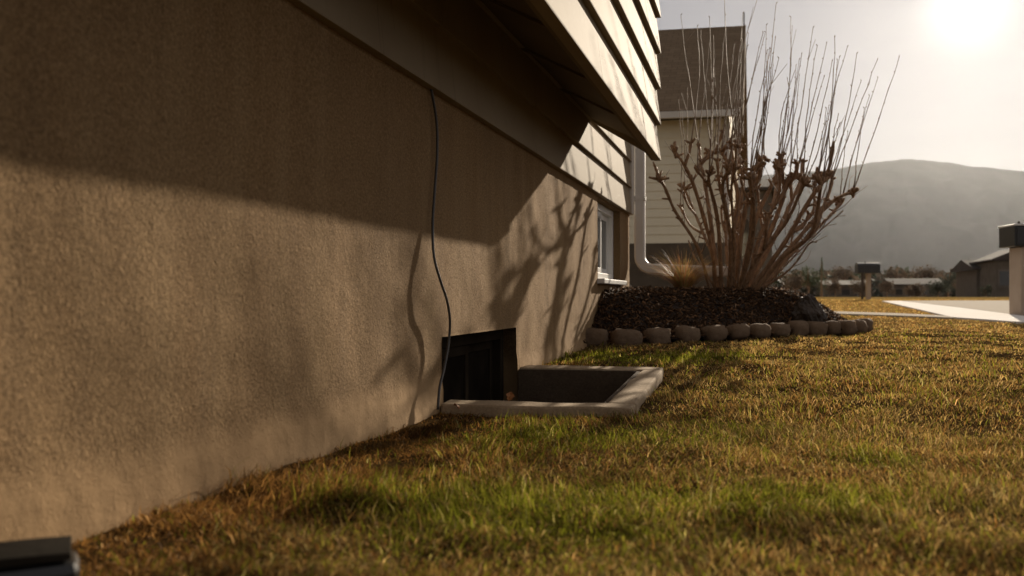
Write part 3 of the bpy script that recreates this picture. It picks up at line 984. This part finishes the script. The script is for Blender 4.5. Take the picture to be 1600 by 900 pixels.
db = empty('drain_box', 'black plastic drain box with dusty grey lid at the wall foot, bottom left corner', 'drain box')
fc = cw(124, 876, 1.0)                              # near right top corner; the box lies askew to the wall
db.location = (fc.x, fc.y, 0); db.rotation_euler = (0, 0, math.radians(40))
ztop = fc.z
G().box((-.215, 0, -.06), (0, .075, ztop)).build('body', M['black'], db, bevel=.014)
nl = 14
v = []; f = []
for i in range(nl + 1):
    t = i / nl
    x = -.213 + .205 * t
    z = ztop + .003 + .008 * math.sin(math.pi * (t * .75))
    v += [(x, .004, z), (x, .072, z + .004), (x, .004, ztop + .001), (x, .072, ztop + .001)]
for i in range(nl):
    a = i * 4; b = a + 4
    f += [(a, b, b + 1, a + 1), (a + 2, a + 3, b + 3, b + 2), (a, a + 2, b + 2, b), (a + 1, b + 1, b + 3, a + 3)]
f += [(0, 1, 3, 2), (nl * 4, nl * 4 + 2, nl * 4 + 3, nl * 4 + 1)]
G().add(v, f).build('lid', M['dustlid'], db, bevel=.002)
G().tube(spline([(-.235, .10, .085), (-.19, .105, .078), (-.165, .105, .055), (-.158, .105, -.03)], 5), .016, 14).build('pipe', M['vinyl'], db, True)

# ------------------------------------------------------------------ mailboxes
def mailbox(c, w, d, h, zp, posts, name, label, angle=0, white_top=True):
    """box with rounded top, door, flag, on posts; c = ground point"""
    e = empty(name, label, 'mailbox')
    e.location = c
    e.rotation_euler = (0, 0, angle)
    prof = [(-d / 2, zp), (d / 2, zp), (d / 2, zp + h * .72)]
    for k in range(1, 8):
        a = math.pi * k / 8
        prof.append((d / 2 * math.cos(a), zp + h * .72 + h * .28 * math.sin(a)))
    prof.append((-d / 2, zp + h * .72))
    body = G().prism_x(prof, -w / 2, w / 2).build('box', M['boxblack'], e, bevel=.006)
    dprof = [(y * 1.05, zp + (z - zp) * 1.03 - .005) for y, z in prof]
    door = G().prism_x(dprof, -w / 2 - .018, -w / 2 - .001).build('door', M['boxblack'], e, bevel=.003)
    G().box((-w / 2 - .034, -.02, zp + h * .80), (-w / 2 - .019, .02, zp + h * .86)).build('latch', M['metal'], door)
    G().box((-w * .22, -d / 2 - .014, zp + h * .45), (-w * .19, -d / 2 - .003, zp + h * 1.12)).build('flag', M['boxblack'], e)
    for (px_, py_, hw, mat) in posts:
        G().box((px_ - hw, py_ - hw, -.2), (px_ + hw, py_ + hw, zp - .002)).build('post', mat, e, bevel=.008)
    return e
mb = gp(1356, 468.2)
mailbox((mb.x, mb.y, mb.z), .60, .28, .29, .73, [(-.16, -.02, .03, M['darkpost']), (.03, .06, .06, M['post'])], 'mailbox', 'small black mailbox on thin posts on the far lawn', TH)
mc = cw(1606, 495, 11.0)
gz = float(ground(mc.x, mc.y, False))
big = empty('mailbox', 'black mailbox on a broad tan post at the right edge by the driveway', 'mailbox')
big.location = (mc.x, mc.y, gz); big.rotation_euler = (0, 0, TH)
G().box((-.16, -.16, -.2), (.16, .16, .845)).build('post', M['post'], big, bevel=.012)
bx = G().box((-.262, -.22, .847), (.26, .22, 1.095)).build('box', M['boxblack'], big, bevel=.012)
G().box((-.272, -.23, 1.097), (.27, .23, 1.118)).build('cap', M['metal'], big, bevel=.005)
G().box((-.20, -.18, 1.12), (-.18, -.16, 1.15)).build('knob', M['darkpost'], big)
G().box((-.24, -.236, .87), (.24, -.223, 1.075)).build('door', M['boxblack'], bx, bevel=.006)

# ------------------------------------------------------------------ neighbouring house
def lap_wall_x(x0, x1, y, z0, n, lap, parent, mat):
    """lap boards on a wall facing -Y"""
    for k in range(n):
        z = z0 + k * lap
        G().prism_x([(y, z), (y, z + lap + .01), (y - .006, z + lap + .01), (y - .022, z)], x0, x1).build('siding_board', mat, parent)
nb = empty('neighbour_house', 'beige sided neighbour house with dark shingle roof behind the shrub', 'house')
ZN = 20.0
corner = cw(1138, 380, ZN)
NX1, NY0 = corner.x, corner.y
NX0, NY1 = NX1 - 9, NY0 + 9
zs0 = cw(1138, 379, ZN).z; zs1 = cw(1138, 186, ZN).z
zrid = cw(1138, 42, ZN + 4.2).z
G().box((NX0, NY0 + .0, 0.0), (NX1 - .002, NY1, zs1 + .02)).build('wall_core', M['nb_wall'], nb)
G().box((NX0, NY0 - .03, -.3), (NX1 + .02, NY0 - .002, zs0 - .004)).build('foundation', M['nb_found'], nb)
nlap = 14; lap = (zs1 - zs0) / nlap
lap_wall_x(NX0, NX1 - .10, NY0 - .003, zs0, nlap, lap, nb, M['nb_wall'])
for k in range(nlap + 1):          # gable side boards, facing +X
    z = zs0 + k * lap
    G().prism_y([(NX1, z), (NX1 + .022, z), (NX1 + .006, z + lap), (NX1, z + lap)], NY0 + .1, NY1).build('siding_board', M['nb_wall'], nb)
G().box((NX1 - .098, NY0 - .032, zs0), (NX1 + .03, NY0 + .098, zs1)).build('corner_board', M['nb_trim'], nb)
ey = NY0 - .45                      # eave line
rx1 = NX1 + .33
ymid = (NY0 + NY1) / 2
rise = zrid - zs1
def roofslab(ya, za, yb, zb, name):
    v = [(NX0 - .3, ya, za), (rx1, ya, za), (rx1, yb, zb), (NX0 - .3, yb, zb)]
    v += [(x, y, z + .12) for x, y, z in v]
    return G().add(v, [(0, 3, 2, 1), (4, 5, 6, 7), (0, 1, 5, 4), (1, 2, 6, 5), (2, 3, 7, 6), (3, 0, 4, 7)]).build(name, M['nb_roof'], nb)
yr = NY0 + 4.2
roofslab(ey, zs1 + .02, yr, zrid - .12, 'roof')
roofslab(yr + .002, zrid - .12, NY1 + .45, zs1 + .02, 'roof')
G().add([(NX1, NY0, zs1 + .02), (NX1, NY1, zs1 + .02), (NX1, yr, zrid - .15), (NX1 - .1, NY0, zs1 + .02), (NX1 - .1, NY1, zs1 + .02), (NX1 - .1, yr, zrid - .15)],
        [(0, 1, 2), (3, 5, 4), (0, 2, 5, 3), (1, 4, 5, 2), (0, 3, 4, 1)]).build('gable', M['nb_wall'], nb)
G().prism_x([(ey - .12, zs1 - .04), (ey - .002, zs1 - .04), (ey - .002, zs1 + .10), (ey - .13, zs1 + .10)], NX0 - .3, rx1 - .05).build('gutter', M['nb_trim'], nb)
# rake boards with a boxed return at the eave
v = [(rx1 + .002, ey - .05, zs1 - .42), (rx1 + .002, ey + .5, zs1 - .42), (rx1 + .002, ey + .55, zs1 + .08), (rx1 + .002, yr, zrid - .30), (rx1 + .002, yr, zrid + .02), (rx1 + .002, ey - .05, zs1 + .15)]
v += [(x - .04 if i > 2 else x - .20, y, z) for i, (x, y, z) in enumerate(v)]
n = 6
G().add(v, [tuple(range(n)), tuple(range(2 * n - 1, n - 1, -1))] + [((i + 1) % n, i, n + i, n + (i + 1) % n) for i in range(n)]).build('rake_board', M['nb_roof'], nb)
G().tube([(rx1 - .05, yr, zrid - .05), (rx1 - .05, yr, zrid + .35)], .018, 6).build('vent_pipe', M['darkpost'], nb)

# a second house, darker, behind
def far_house(x0, x1, y0, depth, zbase, zeave, zr, wall, roof, label, ridge='x', win=2, name='far_house'):
    h = empty(name, label, 'house')
    G().box((x0, y0, zbase), (x1, y0 + depth, zeave)).build('wall', wall, h)
    o = .4
    if ridge == 'x':
        prof = [(y0 - o, zeave + .01), (y0 + depth + o, zeave + .01), (y0 + depth + o, zeave + .15), (y0 + depth / 2, zr), (y0 - o, zeave + .15)]
        G().prism_x(prof, x0 - o, x1 + o).build('roof', roof, h)
    else:
        prof = [(x0 - o, zeave + .01), (x1 + o, zeave + .01), (x1 + o, zeave + .15), ((x0 + x1) / 2, zr), (x0 - o, zeave + .15)]
        G().prism_y(prof, y0 - o, y0 + depth + o).build('roof', roof, h)
    for k in range(win):
        cx = x0 + (x1 - x0) * (k + .5) / win
        f = G().box((cx - .5, y0 - .04, zbase + (zeave - zbase) * .38), (cx + .5, y0 - .003, zbase + (zeave - zbase) * .8)).build('window', M['farframe'], h)
        G().box((cx - .42, y0 - .055, zbase + (zeave - zbase) * .42), (cx + .42, y0 - .042, zbase + (zeave - zbase) * .76)).build('pane', M['glass'], f)
    return h
a = cw(1120, 300, 42); b = cw(1206, 300, 42)
far_house(a.x - 3, b.x, a.y, 9, -.2, cw(0, 300, 42).z, cw(0, 262, 42).z, M['far_wall'], M['far_roof'], 'dark house half hidden behind the shrub stems, beyond the beige house', 'x', 2)
a = cw(1526, 300, 75); b = cw(1580, 300, 75)
far_house(a.x, b.x, a.y, 8, -.3, cw(0, 422, 75).z, cw(0, 403, 75).z, M['far_wall'], M['far_roof'], 'dark roofed house far off, left of the big mailbox post', 'x', 2)
a = cw(1556, 300, 70); b = cw(1640, 300, 70)
far_house(a.x, b.x, a.y, 7, -.3, cw(0, 408, 70).z, cw(0, 385, 70).z, M['far_wall'], M['far_roof'], 'taller dark house far off directly behind the big mailbox post', 'y', 3)
a = cw(1290, 300, 95); b = cw(1352, 300, 95)
far_house(a.x, b.x, a.y, 9, -.3, cw(0, 447, 95).z, cw(0, 437, 95).z, M['far_wall'], M['far_light'], 'low house with a pale roof far off left of the small mailbox', 'x', 3)
a = cw(1395, 300, 110); b = cw(1470, 300, 110)
far_house(a.x, b.x, a.y, 9, -.4, cw(0, 446, 110).z, cw(0, 434, 110).z, M['far_wall'], M['far_roof'], 'long low brown house far off right of the small mailbox', 'x', 4)

# ------------------------------------------------------------------ far trees
def tree(px, base_y, top_y, zc, wpx, kind, cols, label, name='tree', n=900):
    b = cw(px, base_y, zc); b.z = float(ground(b.x, b.y, False)) - .1
    H = cw(px, top_y, zc).z - b.z; R = wpx / 2 / F * zc
    e = empty(name, label, 'tree', 'trees across the street'); e.location = b
    g = G()
    tr = [Vector((0, 0, 0)), Vector((random.gauss(0, .03) * H, 0, H * .35)), Vector((random.gauss(0, .04) * H, 0, H * .9))]
    g.tube(spline(tr, 4), [H * .035 * (1 - .09 * i) for i in range(9)], 6)
    for k in range(9 if kind != 'cone' else 0):
        a = random.uniform(0, 6.28); z = H * random.uniform(.25, .6)
        d = Vector((math.cos(a) * R * .8, math.sin(a) * R * .8, H * .25))
        g.tube([Vector((0, 0, z)), Vector((0, 0, z)) + d * .5, Vector((0, 0, z)) + d], [H * .014, H * .009, H * .003], 4)
    g.build('trunk', M['bark'], e)
    P = []
    blobs = [(random.uniform(-.55, .55) * R, random.uniform(-.55, .55) * R, H * random.uniform(.38, .86), R * random.uniform(.28, .5)) for _ in range(11)]
    while len(P) < n:
        if kind == 'cone':
            t = random.random() ** .8; a = random.uniform(0, 6.28); r = R * (1 - t) * random.uniform(.35, 1.0) * (1 + .18 * math.sin(t * 40))
            P.append((r * math.cos(a), r * math.sin(a), H * (.08 + .92 * t)))
        else:
            bx_, by_, bz_, br = random.choice(blobs)
            v = Vector((random.gauss(0, 1), random.gauss(0, 1), random.gauss(0, 1))).normalized() * br * random.random() ** .4
            P.append((bx_ + v.x, by_ + v.y, bz_ + v.z * 1.1))
    P = np.array(P); N = len(P)
    s = R * rng.uniform(.05, .11, N)[:, None]
    u = rng.normal(size=(N, 3)); u /= np.linalg.norm(u, axis=1)[:, None]
    w = np.cross(u, rng.normal(size=(N, 3))); w /= np.linalg.norm(w, axis=1)[:, None]
    V = np.stack([P - u * s, P + w * s * .5, P + u * s, P - w * s * .5], 1).reshape(-1, 3)
    col = np.array(cols)[rng.integers(0, len(cols), N)] * rng.uniform(.7, 1.25, (N, 1))
    mk_np('crown', V, np.arange(N * 4), np.full(N, 4), M['leaf'], e, np.repeat(col, 4, 0))
GRN = [(.045, .06, .02), (.06, .075, .028)]; BRN = [(.10, .07, .045), (.13, .09, .055)]; DRK = [(.028, .036, .018), (.04, .045, .022)]
tree(1262, 466, 414, 70, 34, 'round', GRN, 'green rounded tree far off just right of the shrub')
tree(1284, 466, 402, 74, 20, 'cone', GRN, 'slim green conifer far off right of the shrub')
tree(1240, 466, 428, 62, 42, 'round', BRN, 'brown leafed bush far off touching the shrub stems', 'bush')
tree(1318, 466, 418, 120, 44, 'round', BRN, 'bare brown tree above the pale roofed low house')
tree(1402, 466, 416, 125, 50, 'round', BRN, 'bare brown tree just right of the small mailbox')
tree(1440, 466, 412, 130, 56, 'round', BRN, 'broad bare tree over the long low brown house')
tree(1482, 466, 420, 105, 36, 'round', DRK, 'dark rounded tree right of the long low house')
tree(1513, 467, 405, 85, 17, 'cone', DRK, 'slim dark conifer left of the dark roofed houses')
tree(1540, 468, 446, 60, 26, 'round', DRK, 'low dark round bush in front of the dark roofed house', 'bush')
tree(1500, 468, 436, 90, 30, 'round', BRN, 'low brown bush beside the slim dark conifer', 'bush')
tree(1345, 467, 438, 88, 40, 'round', BRN, 'low brown thicket just left of the small mailbox, in front of the pale roof', 'bush')
tree(1386, 467, 440, 92, 34, 'round', BRN, 'low brown thicket just right of the small mailbox post', 'bush')
tree(1428, 468, 444, 96, 44, 'round', BRN, 'low brown thicket before the long low house, left half', 'bush')
tree(1466, 468, 442, 94, 40, 'round', DRK, 'low dark thicket before the long low house, right half', 'bush')
tree(1305, 467, 436, 84, 40, 'round', BRN, 'brown thicket left of the pale roofed house near the shrub', 'bush')
# the hazy wood behind everything reads as one mass
def wood():
    N = 42000
    px_ = rng.uniform(1100, 1760, N); zc = rng.uniform(230, 420, N)
    top = 46 * (.62 + .25 * fbm(px_ * .035, zc * .02, 51, 3) + .25 * vnoise(px_ * .11, zc * .05, 53))
    hz = rng.uniform(0, 1, N) ** .7 * top * zc / F * 1.15
    xc = (px_ - CX) / F * zc
    X = xc * math.cos(TH) - zc * math.sin(TH); Y = xc * math.sin(TH) + zc * math.cos(TH)
    P = np.stack([X, Y, -1 + hz], -1)
    s = rng.uniform(.5, 1.5, N)[:, None]
    u = rng.normal(size=(N, 3)); u /= np.linalg.norm(u, axis=1)[:, None]
    w = np.cross(u, rng.normal(size=(N, 3))); w /= np.linalg.norm(w, axis=1)[:, None]
    V = np.stack([P - u * s, P + w * s * .6, P + u * s, P - w * s * .6], 1).reshape(-1, 3)
    col = np.array(BRN + DRK)[rng.integers(0, 4, N)] * rng.uniform(.7, 1.2, (N, 1))
    o = mk_np('distant_wood', V, np.arange(N * 4), np.full(N, 4), M['leaf'], None, np.repeat(col, 4, 0))
    tag(o, 'hazy brown distant wood along the foot of the mountain', 'wood', kind='stuff')
wood()

# ------------------------------------------------------------------ lawn
def lawn(N, z0, z1, name, label, wscale):
    zc = np.exp(rng.uniform(math.log(z0), math.log(z1), N))
    px_ = rng.uniform(-260, 1860, N)
    xc = (px_ - CX) / F * zc
    X = xc * math.cos(TH) - zc * math.sin(TH); Y = xc * math.sin(TH) + zc * math.cos(TH)
    keep = (X > WX + .012) | (Y > Y_END + .05)
    keep &= ~((X < well['x1'] + .006) & (Y > well['y0'] - .006) & (Y < well['y1'] + .006))
    keep &= ~in_poly(X, Y, bed_poly)
    for pl in (walk_poly, drive_poly, path_poly): keep &= ~in_poly(X, Y, pl)
    keep &= ~((X < -.70) & (Y > .6) & (Y < .93) & (zc < 1.03))
    keep &= ~((X < NX1 + .1) & (Y > NY0 - .1))
    X, Y, zc, px_ = X[keep], Y[keep], zc[keep], px_[keep]
    # thin, bare spots
    bare = fbm(X * 3.2, Y * 2.6, 61, 3)
    k = rng.uniform(0, 1, len(X)) < np.clip(1.15 + bare * 1.4, .7, 1)
    X, Y, zc, bare = X[k], Y[k], zc[k], bare[k]
    N = len(X)
    # colour: dormant tan with green patches
    g = np.zeros(N)
    for (gx, gy, rx, ry, a) in greens:
        g = np.maximum(g, a * np.exp(-(((X - gx) / rx) ** 2 + ((Y - gy) / ry) ** 2)))
    patch = fbm(X * 3.0, Y * 2.5, 71, 4)
    g = np.clip(g * 1.1 + .85 * patch * (g > .08) + .10 * vnoise(X * 9, Y * 8, 75), 0, 1)
    wide = np.clip(.35 + .55 * fbm(X * .9, Y * .6, 81, 3), 0, 1) * .35
    g = np.maximum(g, wide * (Y < 7))
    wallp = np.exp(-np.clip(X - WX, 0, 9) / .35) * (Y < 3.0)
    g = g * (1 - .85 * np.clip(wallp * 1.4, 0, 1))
    isg = rng.uniform(0, 1, N) < g
    r3 = rng.uniform(0, 1, (N, 1))
    tan = np.array([.30, .202, .074]) * (1 - r3) + np.array([.48, .345, .155]) * r3
    rust = np.array([.21, .108, .036]) * (1 - r3) + np.array([.34, .19, .072]) * r3
    grn = np.array([.13, .155, .014]) * (1 - r3) + np.array([.26, .26, .04]) * r3
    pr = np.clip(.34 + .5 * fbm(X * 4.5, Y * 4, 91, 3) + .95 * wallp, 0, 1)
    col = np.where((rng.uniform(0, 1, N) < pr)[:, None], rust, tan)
    col = np.where(isg[:, None], grn, col)
    col *= rng.uniform(.45, 1.15, (N, 1)) * (1.1 + .35 * np.clip((Y - 3) / 4, 0, 1))[:, None]
    col = np.where((rng.uniform(0, 1, N) < .06)[:, None], np.minimum(col * 1.2 + .25, .8) * np.array([1, .88, .66]), col)  # some blades paler: sun glints put into the colour
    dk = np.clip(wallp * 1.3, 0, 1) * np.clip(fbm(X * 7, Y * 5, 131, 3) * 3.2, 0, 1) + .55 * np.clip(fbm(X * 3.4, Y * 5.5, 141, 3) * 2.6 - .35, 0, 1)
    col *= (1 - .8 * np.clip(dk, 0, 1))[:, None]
    clump = fbm(X * 6.5, Y * 6, 101, 3)
    L = np.where(isg, rng.uniform(.022, .046, N), rng.uniform(.016, .042, N)) * np.clip(1 + .75 * clump + .35 * bare, .35, 1.8)
    L *= np.where(zc > 6, .85, 1)
    L *= 1 + 1.5 * np.exp(-np.clip(X - WX, 0, 9) / .07) * np.clip(fbm(Y * 9, X * 6, 151, 2) * 2, 0, 1) * (Y < 4.6)
    W = rng.uniform(.0007, .0015, N) * np.clip(zc / 2.6, .8, 7) * wscale
    # orientation: combed in swirls
    ang = 2.2 * math.pi * fbm(X * 2.4, Y * 2.4, 111, 2) + rng.normal(0, 1.5, N)
    bend = np.clip(np.where(isg, 1.05, 1.3) + .4 * fbm(X * 5, Y * 5, 121, 2) + rng.normal(0, .35, N), .05, 1.6)
    d = np.stack([np.cos(ang), np.sin(ang), np.zeros(N)], -1)
    # blades turn a bit towards the viewer so they do not vanish edge on
    sd = np.stack([-np.sin(ang + rng.normal(0, .8, N)), np.cos(ang + rng.normal(0, .8, N)), np.zeros(N)], -1)
    b = np.stack([X, Y, ground(X, Y) - .003], -1)
    def pt(t, th):
        return b + d * (L * t * np.sin(th))[:, None] + np.array([0, 0, 1.]) * (L * t * np.cos(th))[:, None]
    m1 = pt(.5, bend * .55); tip = m1 + d * (L * .5 * np.sin(bend * 1.35))[:, None] + np.array([0, 0, 1.]) * (L * .5 * np.cos(bend * 1.35))[:, None]
    ws = sd * W[:, None]
    V = np.stack([b - ws, b + ws, m1 - ws * .8, m1 + ws * .8, tip], 1).reshape(-1, 3)
    base = np.arange(N)[:, None] * 5
    fa = np.concatenate([base + np.array([[0, 1, 3, 2]]), base + np.array([[2, 3, 4]])], 1).ravel()
    sizes = np.tile([4, 3], N)
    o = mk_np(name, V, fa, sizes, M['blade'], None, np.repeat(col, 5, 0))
    tag(o, label, 'grass', kind='stuff')
greens = []
for (px, py, rx, ry, a) in [(640, 790, .22, .16, .9), (760, 800, .34, .24, 1.0), (880, 780, .2, .15, .8), (900, 690, .42, .30, .95), (780, 680, .22, .20, .7), (1010, 690, .25, .25, .7),
                            (960, 560, .5, .4, .6), (1150, 720, .3, .25, .45), (1080, 560, .5, .35, .5), (1300, 780, .35, .2, .3), (560, 800, .12, .12, .6)]:
    p = gp(px, py); greens.append((p.x, p.y, rx, ry, a))
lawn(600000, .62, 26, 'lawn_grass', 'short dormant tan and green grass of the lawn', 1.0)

# dead leaves caught by the well
def leaf(p, s, rot, label):
    v = []; f = []
    n = 6
    for i in range(n + 1):
        t = i / n; w = s * .42 * math.sin(math.pi * (t * .92 + .04)) * (1 + .25 * math.sin(i * 2.3))
        z = .25 * s * math.sin(t * 2.6)
        v += [(-w, s * (t - .5), z + .15 * s), (0, s * (t - .5), z), (w, s * (t - .5), z + .18 * s)]
    for i in range(n):
        a = i * 3; f += [(a, a + 1, a + 4, a + 3), (a + 1, a + 2, a + 5, a + 4)]
    o = mk('dead_leaf', v, f, M['leafdry'])
    m = o.modifiers.new('thick', 'SOLIDIFY'); m.thickness = .0008
    o.location = p; o.rotation_euler = rot
    tag(o, label, 'leaf', 'dead leaves round the window well')
leaf((-.785, 2.775, .006), .03, (1.1, .3, .4), 'orange dead leaf standing on the near rim of the window well')
lf = gp(712, 652); leaf((lf.x, lf.y, lf.z + .03), .026, (.3, .5, 1.2), 'brown dead leaf in the grass where the well meets the wall')

# ------------------------------------------------------------------ haze
def haze():
    t = bpy.data.materials.new('haze'); t.use_nodes = True
    nt = t.node_tree; nt.nodes.clear()
    out = nt.nodes.new('ShaderNodeOutputMaterial')
    v = nt.nodes.new('ShaderNodeVolumePrincipled')
    v.inputs['Color'].default_value = (.84, .88, .93, 1)
    v.inputs['Density'].default_value = 0.0000155
    v.inputs['Anisotropy'].default_value = 0.8
    nt.links.new(v.outputs[0], out.inputs['Volume'])
    o = G().box((-3900, -3900, -20), (3900, 3900, 412)).build('haze', t)
    tag(o, 'pale haze over the valley and the mountain', 'haze', kind='stuff')
haze()
